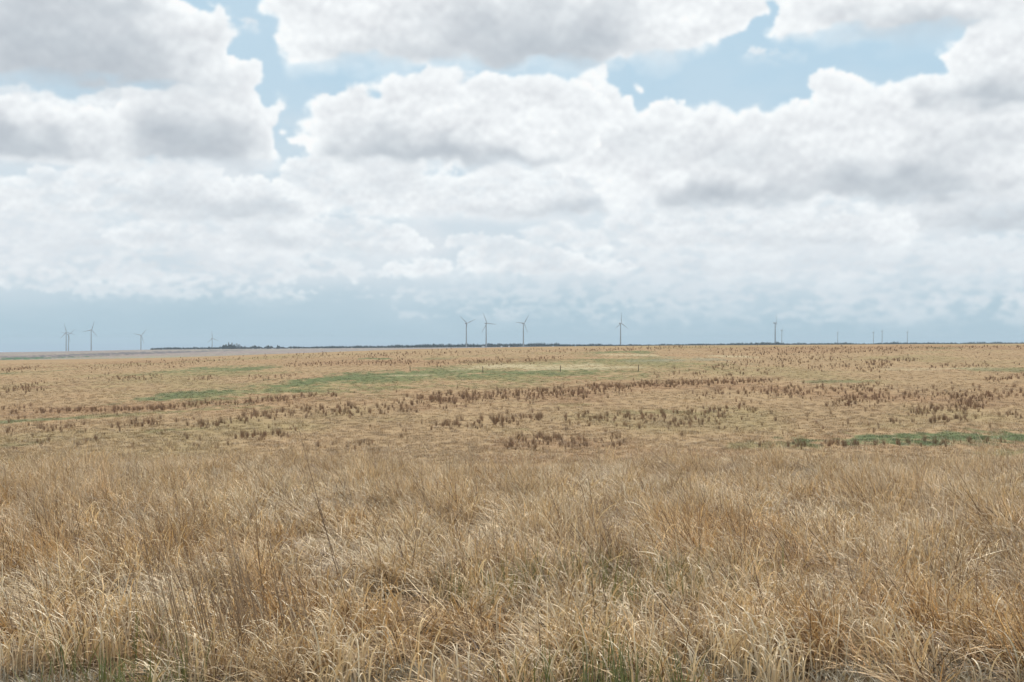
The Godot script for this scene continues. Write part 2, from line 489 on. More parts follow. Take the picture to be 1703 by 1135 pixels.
func ground_color(x: float, d: float) -> Color:
	var lo := n_low.get_noise_2d(x, d * 0.7)
	var mi := n_mid.get_noise_2d(x * 0.6, d * 0.35)
	var fi := n_fine.get_noise_2d(x * 0.5, d * 0.22)
	var c := TAN_SOIL
	if d > 760.0:
		c = PINK.lerp(SAGE, smoothstep(-0.1, 0.3, n_low.get_noise_2d(x * 0.05, d * 0.12)) * 0.7)
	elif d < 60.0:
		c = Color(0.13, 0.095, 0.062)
	else:
		c = c.lerp(OLIVE, smoothstep(0.05, 0.55, lo + mi * 0.4) * 0.42)
		c = c.lerp(RUSSET, smoothstep(0.1, 0.5, -lo + mi * 0.6) * 0.3)
	for p in patches:
		if d < p[8] or d > p[9]:
			continue
		var span: float = p[2] - p[0]
		var t: float = (x - p[0]) / span
		if t < -0.3 or t > 1.3:
			continue
		var tc := clampf(t, 0.0, 1.0)
		var v: float = (d - lerpf(p[1], p[3], tc)) / lerpf(p[4], p[5], tc)
		var ue := (absf(t - 0.5) - 0.38) / 0.2 if absf(t - 0.5) > 0.38 else 0.0
		var q := sqrt(v * v + ue * ue) + mi * 1.25 + fi * 1.1 + lo * 0.3 + n_fine.get_noise_2d(x * 0.2, d * 0.12) * 0.6
		c = c.lerp(p[6], (1.0 - smoothstep(0.25, 1.25, q)) * p[7])
	var tone := 1.0 + mi * 0.12 + fi * 0.2
	return Color(c.r * tone, c.g * tone, c.b * tone)


var rows_v := []
var rows_c := []

func build_ground() -> void:
	lay_patches()
	var ds := [-20000.0, -6000.0, -1500.0, -400.0, -120.0, -50.0, -20.0, -8.0, -3.0]
	var d := 0.0
	while d < 30.0:
		ds.append(d)
		d += 0.8
	while d < 84.0:
		ds.append(d)
		d += 3.0
	while d < 720.0:
		ds.append(d)
		d *= 1.0085
	while d < 10000.0:
		ds.append(d)
		d *= 1.035
	ds.append_array([12000.0, 16000.0, 24000.0])
	var xs := [-20.0, -8.0, -4.0, -2.0, -1.3, -0.9, -0.7]
	var a := -0.56
	while a < 0.5601:
		xs.append(a)
		a += 0.0016
	xs.append_array([0.7, 0.9, 1.3, 2.0, 4.0, 8.0, 20.0])
	var nx := xs.size()
	rows_v.resize(ds.size())
	rows_c.resize(ds.size())
	var one := func(j: int) -> void:
		var dd: float = ds[j]
		var v := PackedVector3Array()
		var c := PackedColorArray()
		v.resize(nx)
		c.resize(nx)
		for i in nx:
			var x: float = xs[i] * (absf(dd) + 14.0)
			v[i] = Vector3(x, height(x, dd), -dd)
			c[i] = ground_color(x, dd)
		rows_v[j] = v
		rows_c[j] = c
	var id := WorkerThreadPool.add_group_task(one, ds.size())
	WorkerThreadPool.wait_for_group_task_completion(id)
	var verts := PackedVector3Array()
	var cols := PackedColorArray()
	for j in ds.size():
		verts.append_array(rows_v[j])
		cols.append_array(rows_c[j])
	var norms := PackedVector3Array()
	norms.resize(verts.size())
	var idx := PackedInt32Array()
	for j in ds.size():
		for i in nx:
			var k := j * nx + i
			var l := verts[k - (1 if i > 0 else 0)]
			var r := verts[k + (1 if i < nx - 1 else 0)]
			var f := verts[k - (nx if j > 0 else 0)]
			var b := verts[k + (nx if j < ds.size() - 1 else 0)]
			norms[k] = (r - l).cross(b - f).normalized()
			if i < nx - 1 and j < ds.size() - 1:
				idx.append_array([k, k + nx, k + 1, k + 1, k + nx, k + nx + 1])
	var arr := []
	arr.resize(Mesh.ARRAY_MAX)
	arr[Mesh.ARRAY_VERTEX] = verts
	arr[Mesh.ARRAY_NORMAL] = norms
	arr[Mesh.ARRAY_COLOR] = cols
	arr[Mesh.ARRAY_INDEX] = idx
	var mesh := ArrayMesh.new()
	mesh.add_surface_from_arrays(Mesh.PRIMITIVE_TRIANGLES, arr)
	var m := plain(Color.WHITE, 0.95, true)
	m.metallic_specular = 0.1
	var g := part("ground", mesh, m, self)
	tag(g, "rolling prairie ground of dry tan grass with green and pale patches", "ground", "", "structure")


# ------------------------------------------------------------------ blades
class Sheaf:
	var v := PackedVector3Array()
	var c := PackedColorArray()
	var idx := PackedInt32Array()

	# a ribbon that leaves "at" towards yaw, leaning lean at the foot and lean + curl at the tip
	func blade(at: Vector3, yaw: float, length: float, lean: float, curl: float, width: float, c0: Color, c1: Color, segs: int, turn := 0.0, power := 1.4, twist := 0.6) -> void:
		var p := at
		var k := v.size()
		var dl := length / segs
		for i in segs + 1:
			var t := i / float(segs)
			var th := lean + curl * pow(t, power)
			var y := yaw + turn * t
			var out := Vector3(cos(y), 0, sin(y))
			var side := Vector3(-sin(y + twist * t), 0.25 * sin(twist * 5.0 * t), cos(y + twist * t))
			var w := width * (0.65 + 0.35 * t) if t < 0.3 else width * (1.0 - pow((t - 0.3) / 0.7, 2.2) * 0.88)
			v.append(p - side * w * 0.5)
			v.append(p + side * w * 0.5)
			var col := c0.lerp(c1, t)
			c.append(col)
			c.append(col)
			if i < segs:
				var b := k + i * 2
				idx.append_array([b, b + 2, b + 1, b + 1, b + 2, b + 3])
			p += (out * sin(th) + Vector3.UP * cos(th)) * dl
		
	func mesh() -> ArrayMesh:
		var arr := []
		arr.resize(Mesh.ARRAY_MAX)
		arr[Mesh.ARRAY_VERTEX] = v
		arr[Mesh.ARRAY_COLOR] = c
		arr[Mesh.ARRAY_INDEX] = idx
		var m := ArrayMesh.new()
		m.add_surface_from_arrays(Mesh.PRIMITIVE_TRIANGLES, arr)
		return m


func grass_material(rough: float, spec: float, through: float) -> StandardMaterial3D:
	var m := plain(Color.WHITE, rough, true)
	m.metallic_specular = spec
	m.backlight_enabled = true
	m.backlight = Color(through, through * 0.92, through * 0.75)
	return m


func shade(c: Color, k: float) -> Color:
	return Color(c.r * k, c.g * k, c.b * k)


func stuff(called: String, meshes: Array, m: Material, places: Array, label: String, category: String) -> Node3D:
	# places[i] = list of [Transform3D, Color] for meshes[i]; one object that nobody could count
	var o := Node3D.new()
	o.name = numbered(called)
	add_child(o)
	tag(o, label, category, "", "stuff")
	for i in meshes.size():
		if places[i].is_empty():
			continue
		var mm := MultiMesh.new()
		mm.transform_format = MultiMesh.TRANSFORM_3D
		mm.use_colors = true
		mm.mesh = meshes[i]
		mm.instance_count = places[i].size()
		for k in places[i].size():
			mm.set_instance_transform(k, places[i][k][0])
			mm.set_instance_color(k, places[i][k][1])
		var inst := MultiMeshInstance3D.new()
		inst.name = "tufts"
		inst.multimesh = mm
		inst.material_override = m
		inst.set_meta("kind", "stuff")
		o.add_child(inst, true)
	return o


func lists(n: int) -> Array:
	var a := []
	for i in n:
		a.append([])
	return a


func placed(p: Vector3, yaw: float, s: float, sy: float, tilt := Vector2.ZERO) -> Transform3D:
	var b := Basis(Vector3(1, 0, 0), tilt.x) * Basis(Vector3(0, 0, 1), tilt.y) * Basis(Vector3.UP, yaw)
	return Transform3D(b * Basis.from_scale(Vector3(s, sy, s)), p)


# ------------------------------------------------------------------ far things
func leafy(seed_: int, n: int, size: float, rx: float, ry: float, cy: float, c: Color, bare := false) -> ArrayMesh:
	var g := RandomNumberGenerator.new()
	g.seed = seed_
	var st := SurfaceTool.new()
	st.begin(Mesh.PRIMITIVE_TRIANGLES)
	for i in n:
		var p := Vector3(g.randfn(0, 0.5), g.randfn(0, 0.5), g.randfn(0, 0.5)).limit_length(1.0)
		var taper := 1.0 - 0.55 * clampf(p.y, -1, 1) if not bare else 1.0
		p = Vector3(p.x * rx * taper, cy + p.y * ry, p.z * rx * taper)
		var a := Vector3(g.randfn(), g.randfn(), g.randfn()).normalized() * size * g.randf_range(0.6, 1.3)
		var b := a.cross(Vector3(g.randfn(), g.randfn(), g.randfn())).normalized() * size * g.randf_range(0.4, 1.0)
		var k := g.randf_range(0.6, 1.35)
		st.set_color(Color(c.r * k, c.g * k, c.b * k))
		st.add_vertex(p - a)
		st.add_vertex(p + b)
		st.add_vertex(p + a)
		st.add_vertex(p - a)
		st.add_vertex(p + a)
		st.add_vertex(p - b)
	st.generate_normals()
	return st.commit()


func lathe(profile: Array, sides: int) -> ArrayMesh:      # [radius, height] pairs from the foot up
	var st := SurfaceTool.new()
	st.begin(Mesh.PRIMITIVE_TRIANGLES)
	for i in profile.size() - 1:
		for k in sides:
			var q := []
			for e in [[i, k], [i + 1, k], [i + 1, k + 1], [i, k + 1]]:
				var t: float = TAU * e[1] / sides
				q.append(Vector3(cos(t) * profile[e[0]][0], profile[e[0]][1], sin(t) * profile[e[0]][0]))
			for e in [0, 2, 1, 0, 3, 2]:
				st.add_vertex(q[e])
	st.generate_normals()
	return st.commit()


func build_tree_belt() -> void:
	var meshes := [leafy(1, 34, 1.3, 3.4, 3.4, 3.8, Color(0.035, 0.042, 0.035)), leafy(2, 30, 1.2, 3.0, 2.6, 3.0, Color(0.05, 0.045, 0.04)), leafy(3, 34, 1.3, 2.4, 4.2, 4.4, Color(0.03, 0.04, 0.035))]
	var places := lists(3)
	for i in 4200:
		var px := rng.randf_range(250, 1760)
		var size := 0.0
		if px < 366:
			size = 0.62 + 0.2 * n_low.get_noise_2d(px * 3.0, 5.0)
		elif px < 480:
			size = 0.68 + 0.8 * n_low.get_noise_2d(px * 4.0, 5.0)
		elif px < 1000:
			size = lerpf(0.62, 1.0, smoothstep(480.0, 800.0, px)) + 0.3 * n_low.get_noise_2d(px * 2.0, 5.0)
		else:
			size = 0.76 + 0.35 * n_low.get_noise_2d(px * 2.0, 5.0)
		var d := 4300.0 + rng.randf_range(-40, 60)
		if px > 930 and px < 1160:
			d -= 260.0
			size *= 0.75
		size *= rng.randf_range(0.75, 1.2)
		var p := ground((px - 851.5) * TAN_PX * d, -d)
		places[rng.randi() % 3].append([placed(p, rng.randf() * TAU, maxf(size, 0.35) * 1.5, maxf(size, 0.3) * 1.3), shade(Color.WHITE, rng.randf_range(0.7, 1.3))])
	stuff("tree_belt", meshes, grass_material(0.9, 0.2, 0.1), places, "long dark bluish belt of distant trees and scrub along the horizon", "tree belt")


func build_farm() -> void:
	var bark := plain(Color(0.07, 0.055, 0.045))
	var leaf := grass_material(0.9, 0.2, 0.1)
	# layout x, height, width, kind (0 dense, 1 spire, 2 bare)
	var rows := [
		[371.5, 10.5, 4.2, 0, "dense dark tree at the left end of the farm grove"],
		[375.5, 12.0, 4.4, 0, "second dense dark tree from the left end of the farm grove"],
		[380.0, 16.5, 3.0, 1, "left one of two pointed evergreens rising from the farm grove"],
		[382.5, 11.5, 4.4, 0, "broad dark tree between the two pointed evergreens of the grove"],
		[385.5, 16.5, 2.5, 1, "right one of two pointed evergreens rising from the farm grove"],
		[389.0, 11.5, 4.2, 0, "dense dark tree just right of the two pointed evergreens"],
		[393.5, 15.0, 4.8, 2, "tallest round bare-branched tree at the right of the farm grove"],
		[397.5, 12.5, 4.0, 2, "smaller bare-branched tree beside the tallest bare one in the grove"],
		[401.5, 7.5, 3.2, 2, "low bare tree at the right end of the farm grove"],
		[347.5, 6.5, 3.4, 0, "lone dark bush on the horizon left of the farm grove"],
		[446.0, 8.5, 3.4, 0, "bushy dark tree standing above the low hedge right of the grove"],
		[461.5, 9.5, 2.6, 1, "pointed dark tree standing above the low hedge right of the grove"],
	]
	for i in rows.size():
		var a: Array = rows[i]
		var d := 4220.0 + (i % 3) * 9.0
		var o := thing("farm_tree", ground((a[0] - 851.5) * TAN_PX * d, -d), a[4], "tree", "far trees round the farmstead")
		var h: float = a[1] * 1.3
		var w: float = a[2] * 1.15
		part("trunk", lathe([[0.45, -0.3], [0.32, h * 0.35], [0.2, h * 0.6], [0.05, h * 0.85]], 6), bark, o)
		if a[3] == 2:
			part("crown", leafy(60 + i, 240, 0.8, w, h * 0.40, h * 0.62, Color(0.06, 0.048, 0.042), true), leaf, o)
		elif a[3] == 1:
			part("crown", leafy(60 + i, 360, 1.1, w * 0.9, h * 0.58, h * 0.5, Color(0.026, 0.034, 0.028)), leaf, o)
		else:
			part("crown", leafy(60 + i, 420, 1.25, w * 1.25, h * 0.55, h * 0.5, Color(0.03, 0.036, 0.03)), leaf, o)
	var white := plain(Color(0.78, 0.78, 0.76), 0.6)
	var grey := plain(Color(0.45, 0.45, 0.46), 0.5)
	for a in [[803.5, 9.0, 4.2, "low white shed at the foot of the middle tower of three"], [834.0, 5.5, 4.0, "small white shed midway between two close turbines"], [846.5, 6.0, 4.4, "small white shed left of the third of three close turbines"]]:
		var d := 3960.0
		var o := thing("white_shed", ground((a[0] - 851.5) * TAN_PX * d, -d), a[3], "shed", "white sheds before the tree belt")
		var w: float = a[1]
		var hh: float = a[2]
		var b := BoxMesh.new()
		b.size = Vector3(w, hh, 6.0)
		var wall := part("wall", b, white, o)
		wall.position.y = hh * 0.5
		var pr := PrismMesh.new()
		pr.size = Vector3(w + 0.6, 1.8, 6.6)
		var roof := part("roof", pr, grey, o)
		roof.position.y = hh + 0.903


func build_turbines() -> void:
	var paint := plain(Color(0.35, 0.36, 0.375), 0.5)
	# a blade: an aerofoil that is broad near the root, thin at the tip, in the plane across x
	var st := SurfaceTool.new()
	st.begin(Mesh.PRIMITIVE_TRIANGLES)
	var rings := []
	for a in [[0.6, 1.5, 1.5, 0.0], [3.0, 1.6, 1.4, 0.1], [8.0, 3.0, 0.8, 0.3], [18.0, 2.1, 0.5, 0.18], [30.0, 1.3, 0.3, 0.08], [36.0, 0.8, 0.18, 0.04], [37.5, 0.2, 0.06, 0.0]]:
		var ring := []
		for k in 10:
			var t := TAU * k / 10.0
			var z: float = cos(t) * a[1] * 0.5
			var x: float = sin(t) * a[2] * 0.5 * (1.0 if z > 0 else 0.7)
			ring.append(Vector3(x * cos(a[3]) - z * sin(a[3]), a[0], x * sin(a[3]) + z * cos(a[3])))
		rings.append(ring)
	for i in rings.size() - 1:
		for k in 10:
			var n := (k + 1) % 10
			for v in [rings[i][k], rings[i][n], rings[i + 1][n], rings[i][k], rings[i + 1][n], rings[i + 1][k]]:
				st.add_vertex(v)
	st.generate_normals()
	var blade := st.commit()
	var shell := SurfaceTool.new()
	shell.begin(Mesh.PRIMITIVE_TRIANGLES)
	var secs := [[-7.2, 0.7, 0.8], [-6.8, 1.5, 1.6], [-2.0, 1.8, 1.9], [2.4, 1.7, 1.8], [3.2, 1.2, 1.3]]
	for i in secs.size() - 1:
		for k in 8:
			var q := []
			for e in [[i, k], [i, k + 1], [i + 1, k + 1], [i + 1, k]]:
				var t: float = TAU * (e[1] + 0.5) / 8.0
				q.append(Vector3(secs[e[0]][0], clampf(sin(t) * 1.35, -1, 1) * secs[e[0]][2], clampf(cos(t) * 1.35, -1, 1) * secs[e[0]][1]))
			for v in [q[0], q[1], q[2], q[0], q[2], q[3]]:
				shell.add_vertex(v)
	shell.generate_normals()
	var nacelle := shell.commit()
	var spinner := lathe([[1.45, -1.2], [1.45, 0.3], [1.1, 1.3], [0.5, 2.0], [0.02, 2.2]], 12)
	# layout x, hub level, distance, yaw of the rotor's axis, angle of one blade, label
	var rows := [
		[109.5, 553.0, 5200.0, 52.0, 105.0, "white wind turbine farthest left, just in front of another's tower"],
		[113.2, 557.0, 5600.0, 52.0, 40.0, "white wind turbine close behind the leftmost one, its hub slightly lower"],
		[151.2, 549.0, 4900.0, 45.0, 72.0, "white wind turbine right of the overlapping pair at the far left"],
		[234.0, 558.0, 5400.0, 50.0, 48.0, "pale wind turbine standing alone over the mauve field at left"],
		[352.5, 563.0, 5900.0, 50.0, 98.0, "faintest wind turbine, behind the hedge left of the farm grove"],
		[775.5, 538.0, 4150.0, 52.0, 22.0, "left one of the three close wind turbines near the middle"],
		[808.5, 538.0, 4000.0, 52.0, 115.0, "middle one of three close wind turbines, one blade level"],
		[870.5, 538.0, 4150.0, 52.0, 55.0, "right one of the three close wind turbines near the middle"],
		[1032.2, 538.0, 4200.0, 50.0, 90.0, "wind turbine standing alone right of the group of three"],
		[1289.5, 537.5, 4300.0, 16.0, 92.0, "taller one of two neighbouring wind turbines seen edge-on"],
		[1300.5, 549.7, 7000.0, 22.0, 58.0, "shorter wind turbine just right of the tall edge-on one"],
		[1393.5, 553.7, 7900.0, 18.0, 88.0, "small wind turbine alone between two pairs on the right horizon"],
		[1453.0, 553.0, 7800.0, 16.0, 90.0, "left one of two small neighbouring wind turbines on the right horizon"],
		[1467.5, 551.0, 7400.0, 20.0, 80.0, "right one of two small neighbouring wind turbines on the right horizon"],
		[1509.5, 552.5, 7700.0, 16.0, 85.0, "wind turbine farthest right on the horizon"],
	]
	for a in rows:
		var d: float = a[2]
		var base := ground((a[0] - 851.5) * TAN_PX * d, -d)
		var hub: float = (572.0 - a[1]) * TAN_PX * d - base.y
		var o := thing("wind_turbine", base, a[5], "wind turbine", "wind turbines along the horizon")
		o.rotation_degrees.y = -a[3]
		part("tower", lathe([[2.5, -1.0], [2.4, 4.0], [2.0, hub * 0.5], [1.45, hub - 1.6]], 16), paint, o)
		var nc := part("nacelle", nacelle, paint, o)
		nc.position.y = hub
		var sp := part("hub", spinner, paint, o)
		sp.transform = Transform3D(Basis(Vector3.BACK, -PI / 2.0), Vector3(4.4, hub, 0))
		for k in 3:
			var b := part("blade", blade, paint, o)
			# seen from the camera the rotor's right is -z here, so angles run as on paper
			b.transform = Transform3D(Basis(Vector3.RIGHT, deg_to_rad(a[4] + 120.0 * k - 90.0)) * Basis(Vector3.UP, 0.12), Vector3(4.4, hub, 0))


func build_posts() -> void:
	var wood := plain(Color(0.10, 0.075, 0.06), 0.9)
	var k := 0
	for a in [[682.0, 617.5, 1.25, "weathered fence post on the green strip, leftmost of four"], [803.0, 620.0, 1.35, "weathered fence post on the pale streak, second from left"], [932.0, 618.5, 1.3, "weathered fence post on the pale streak, third from left"], [1062.0, 618.0, 1.4, "weathered fence post at the right end of the green strip"]]:
		var o := part("fence_post", lathe([[0.075, -0.2], [0.085, 0.2], [0.07, a[2] * 0.6], [0.078, a[2] - 0.03], [0.05, a[2]], [0.0, a[2] + 0.005]], 8), wood, self)
		o.position = spot(a[0], a[1])
		o.rotation = Vector3(0.02 * k - 0.03, 0.7 * k, 0.03 - 0.025 * k)
		tag(o, a[3], "fence post", "fence posts across the slope")
		k += 1


# ------------------------------------------------------------------ tussocks on the slope
func tussock_mesh(seed_: int, n: int) -> ArrayMesh:
	var g := RandomNumberGenerator.new()
	g.seed = seed_
	var s := Sheaf.new()
	for i in n:
		var r := sqrt(g.randf()) * 0.17
		var t := g.randf() * TAU
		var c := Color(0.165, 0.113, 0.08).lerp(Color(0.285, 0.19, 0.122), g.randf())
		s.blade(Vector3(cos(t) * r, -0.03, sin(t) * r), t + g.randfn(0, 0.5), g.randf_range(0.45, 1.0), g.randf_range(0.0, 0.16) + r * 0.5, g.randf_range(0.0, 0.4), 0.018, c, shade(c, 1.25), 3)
	return s.mesh()


func build_tussocks() -> void:
	var meshes := []
	for i in 8:
		meshes.append(tussock_mesh(100 + i, 38))
	var m := grass_material(0.85, 0.2, 0.35)
	# rows and drifts of them: x0, y0, x1, y1, spread, how many, size
	var drifts := [
		[690, 668, 1000, 650, 9, 330, 1.0], [560, 690, 780, 662, 12, 120, 1.0], [980, 645, 1285, 634, 4, 230, 0.95], [1000, 652, 1060, 646, 6, 30, 1.0],
		[60, 686, 300, 680, 4, 110, 0.9], [230, 682, 560, 658, 4, 170, 0.9], [395, 695, 600, 680, 9, 110, 1.0], [390, 729, 480, 724, 5, 46, 1.0],
		[180, 712, 300, 700, 6, 34, 0.95], [315, 711, 375, 705, 5, 26, 0.95], [0, 721, 150, 708, 7, 34, 0.95], [265, 748, 380, 742, 5, 14, 0.9],
		[470, 747, 620, 742, 5, 14, 0.9], [590, 746, 680, 736, 6, 10, 0.9], [840, 742, 1040, 736, 9, 84, 0.9], [850, 733, 930, 728, 6, 34, 0.9], [730, 711, 850, 700, 7, 50, 1.05],
		[790, 705, 920, 694, 7, 46, 1.05], [940, 700, 1200, 688, 9, 110, 1.0], [1060, 712, 1160, 700, 7, 30, 1.0], [1150, 700, 1260, 676, 14, 46, 1.0],
		[1160, 660, 1330, 650, 8, 80, 0.95], [1270, 655, 1480, 645, 11, 150, 0.95], [1400, 665, 1640, 655, 11, 150, 0.95], [1510, 690, 1640, 672, 10, 120, 1.0],
		[1590, 664, 1710, 652, 10, 90, 1.0], [1380, 672, 1470, 664, 9, 50, 1.0], [1630, 634, 1710, 628, 5, 40, 0.9], [1545, 702, 1610, 697, 5, 30, 1.0], [1660, 694, 1710, 688, 7, 14, 1.0],
		[1300, 744, 1480, 740, 2, 20, 0.9], [1480, 740, 1700, 735, 3, 32, 0.95], [1220, 748, 1340, 743, 4, 16, 0.9], [1370, 742, 1405, 738, 3, 12, 1.05],
		[1190, 583, 1720, 577, 4, 330, 0.9], [1190, 592, 1500, 585, 4, 120, 0.9], [1430, 617, 1480, 606, 7, 50, 0.9], [1340, 612, 1520, 600, 8, 80, 0.9],
		[1540, 612, 1640, 607, 4, 40, 0.9], [1180, 612, 1350, 596, 8, 90, 0.9], [1290, 601, 1420, 597, 4, 50, 0.9], [1480, 600, 1540, 599, 3, 30, 0.9],
		[700, 607, 930, 597, 5, 120, 0.9], [480, 607, 700, 602, 4, 130, 0.9], [560, 595, 760, 588, 5, 70, 0.9], [900, 586, 1190, 577, 4, 150, 0.9], [480, 592, 900, 584, 4, 120, 0.85],
		[0, 617, 70, 611, 3, 50, 0.9], [0, 652, 70, 644, 6, 60, 0.95], [180, 633, 270, 627, 4, 46, 0.9], [130, 612, 330, 603, 5, 100, 0.85], [300, 602, 560, 590, 5, 110, 0.85],
		[310, 633, 360, 629, 2, 16, 0.9], [410, 630, 500, 625, 4, 24, 0.9], [0, 692, 60, 676, 8, 16, 0.95], [60, 640, 180, 620, 8, 14, 0.9],
		[1130, 634, 1300, 615, 8, 30, 0.9], [1050, 640, 1180, 620, 8, 26, 0.9], [1180, 690, 1500, 705, 12, 30, 1.0], [0, 745, 850, 700, 22, 40, 0.9], [850, 730, 1700, 700, 18, 36, 0.9], [0, 720, 1700, 600, 55, 130, 0.9],
	]
	var all := []
	for a in drifts:
		for i in int(a[5] * (1.15 if a[1] < 655.0 else 0.85)):
			var t := rng.randf()
			var px := lerpf(a[0], a[2], t) + rng.randfn(0, 6)
			var py := lerpf(a[1], a[3], t) + rng.randfn(0, a[4] * 0.55)
			if py < 576.0 or py > 752.0:
				continue
			var p := spot(px, py)
			if -p.z > 640.0:
				continue
			var s: float = a[6] * rng.randf_range(0.38, 0.92) * clampf(0.95 + (-p.z - 90.0) * 0.0012, 0.95, 1.4)
			all.append([s / -p.z, placed(p, rng.randf() * TAU, s * rng.randf_range(0.75, 1.25), s, Vector2(0, rng.randf_range(-0.02, 0.14))), px, py])
	all.sort_custom(func(a, b): return a[0] > b[0])
	var places := lists(8)
	var by_place := {}
	for i in all.size():
		if i >= 300:
			places[i % 8].append([all[i][1], shade(Color(1, rng.randf_range(0.94, 1.02), rng.randf_range(0.9, 1.05)), rng.randf_range(0.8, 1.35))])
			continue
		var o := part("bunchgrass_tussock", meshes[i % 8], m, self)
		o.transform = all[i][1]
		var x: float = all[i][2]
		var y: float = all[i][3]
		var where := "on the tan floor of the hollow"
		if y > 715 and x > 1200:
			where = "along the lower edge of the right green strip"
		elif y > 722 and x > 800:
			where = "in the drift just behind the middle of the tall grass"
		elif y > 715:
			where = "behind the tall grass left of the middle"
		elif x > 1150:
			where = "in the broad drift on the right of the slope"
		elif x > 690:
			where = "scattered below the long brown row in the middle"
		else:
			where = "in the loose rows on the left of the slope"
		if not by_place.has(where):
			by_place[where] = []
		var size: Vector3 = o.transform.basis.get_scale()
		by_place[where].append([x, y, o, 0 if size.y < 0.7 else 1 if size.y < 0.88 else 2, int(size.x > size.y)])
	for where in by_place:
		var them: Array = by_place[where]
		for q in them:
			tag(q[2], ["short", "medium-height", "tall"][q[3]] + ["narrow", "broad"][q[4]].insert(0, " ") + " brown bunchgrass tussock " + where, "grass tussock", "brown tussocks " + where)
		them[0][2].set_meta("label", "largest brown bunchgrass tussock " + where)
		var rest := them.slice(1)
		rest.sort_custom(func(a, b): return a[0] < b[0])
		for k in mini(3, rest.size() / 2):
			rest[k][2].set_meta("label", ["leftmost", "second-from-left", "third-from-left"][k] + " brown tussock " + where)
			rest[-1 - k][2].set_meta("label", ["rightmost", "second-from-right", "third-from-right"][k] + " brown tussock " + where)
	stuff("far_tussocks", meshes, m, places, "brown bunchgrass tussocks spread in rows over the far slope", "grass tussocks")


# ------------------------------------------------------------------ grass
const STRAW := Color(0.58, 0.435, 0.275)
const STEM := Color(0.24, 0.162, 0.096)
const BLEACHED := Color(0.74, 0.64, 0.465)
const SHOOT := Color(0.13, 0.15, 0.06)

func short_tuft(seed_: int) -> ArrayMesh:
	var g := RandomNumberGenerator.new()
	g.seed = seed_
	var s := Sheaf.new()
	for i in 26:
		var t := g.randf() * TAU
		var r := sqrt(g.randf()) * 0.32
		var c := shade(Color.WHITE, g.randf_range(0.75, 1.4))
		s.blade(Vector3(cos(t) * r, -0.02, sin(t) * r), g.randf() * TAU, g.randf_range(0.12, 0.3), g.randf_range(0.1, 0.7), g.randf_range(0.3, 1.0), 0.016, c, c, 3)
	return s.mesh()


func thatch_tuft(seed_: int) -> ArrayMesh:
	var g := RandomNumberGenerator.new()
	g.seed = seed_
	var s := Sheaf.new()
	for i in 54:
		var t := g.randf() * TAU
		var r := sqrt(g.randf()) * 0.17
		var c := STRAW.lerp(STEM, pow(g.randf(), 1.2)).lerp(BLEACHED, pow(g.randf(), 2.0))
		if g.randf() < 0.22:
			c = Color(0.15, 0.10, 0.06)
		s.blade(Vector3(cos(t) * r, 0, sin(t) * r), g.randf() * TAU if g.randf() < 0.55 else g.randfn(2.9, 0.9), g.randf_range(0.2, 0.62), g.randf_range(0.2, 1.45), g.randf_range(0.2, 2.0), g.randf_range(0.005, 0.010), c, c, 5, g.randfn(0, 0.5), g.randf_range(1.0, 2.0), g.randf_range(0.2, 1.6))
	return s.mesh()


func stem_tuft(seed_: int, n := 9, tall := 1.0, spread := 0.14) -> ArrayMesh:
	var g := RandomNumberGenerator.new()
	g.seed = seed_
	var s := Sheaf.new()
	for i in n:
		var t := g.randf() * TAU
		var r := sqrt(g.randf()) * spread
		var at := Vector3(cos(t) * r, 0, sin(t) * r)
		var c := STEM.lerp(STRAW, g.randf() * 0.5)
		var yaw := g.randfn(PI, 0.55)
		var lean := g.randf_range(0.1, 0.5)
		var h := g.randf_range(0.45, 0.95) * tall
		s.blade(at, yaw, h, lean, g.randf_range(-0.05, 0.25), 0.004, c, shade(c, 1.15), 4)
		for k in 2:
			var up := h * g.randf_range(0.3, 0.75)
			var from := at + (Vector3(cos(yaw), 0, sin(yaw)) * sin(lean) + Vector3.UP * cos(lean)) * up
			var lc := STRAW.lerp(BLEACHED, g.randf() * 0.7)
			s.blade(from, g.randf() * TAU, g.randf_range(0.14, 0.34), g.randf_range(0.1, 0.6), g.randf_range(0.8, 2.6), g.randf_range(0.004, 0.007), lc, lc, 5, g.randfn(0, 0.6), 1.3, 1.2)
	return s.mesh()


func clump_stems(seed_: int, n: int, tall: float, wide: float) -> ArrayMesh:
	var g := RandomNumberGenerator.new()
	g.seed = seed_
	var s := Sheaf.new()
	for i in n:
		var t := g.randf() * TAU
		var r := sqrt(g.randf()) * wide
		var c := Color(0.17, 0.11, 0.065).lerp(STRAW, g.randf() * 0.35)
		s.blade(Vector3(cos(t) * r, 0, sin(t) * r * 0.6), g.randfn(PI, 0.3), tall * g.randf_range(0.5, 1.0), g.randfn(0.27, 0.07), g.randf_range(-0.1, 0.15), 0.0054, c, shade(c, 1.2), 4)
	return s.mesh()


func curl_tuft(seed_: int) -> ArrayMesh:
	var g := RandomNumberGenerator.new()
	g.seed = seed_
	var s := Sheaf.new()
	for i in 9:
		var t := g.randf() * TAU
		var r := sqrt(g.randf()) * 0.2
		var c := BLEACHED.lerp(STRAW, g.randf() * 0.8)
		s.blade(Vector3(cos(t) * r, 0, sin(t) * r), g.randf() * TAU, g.randf_range(0.38, 0.68), g.randf_range(0.0, 0.3), g.randf_range(2.0, 4.0), g.randf_range(0.008, 0.013), c, shade(c, 1.1), 9, g.randfn(0, 0.7), g.randf_range(1.8, 3.2), g.randf_range(0.5, 2.0))
	return s.mesh()


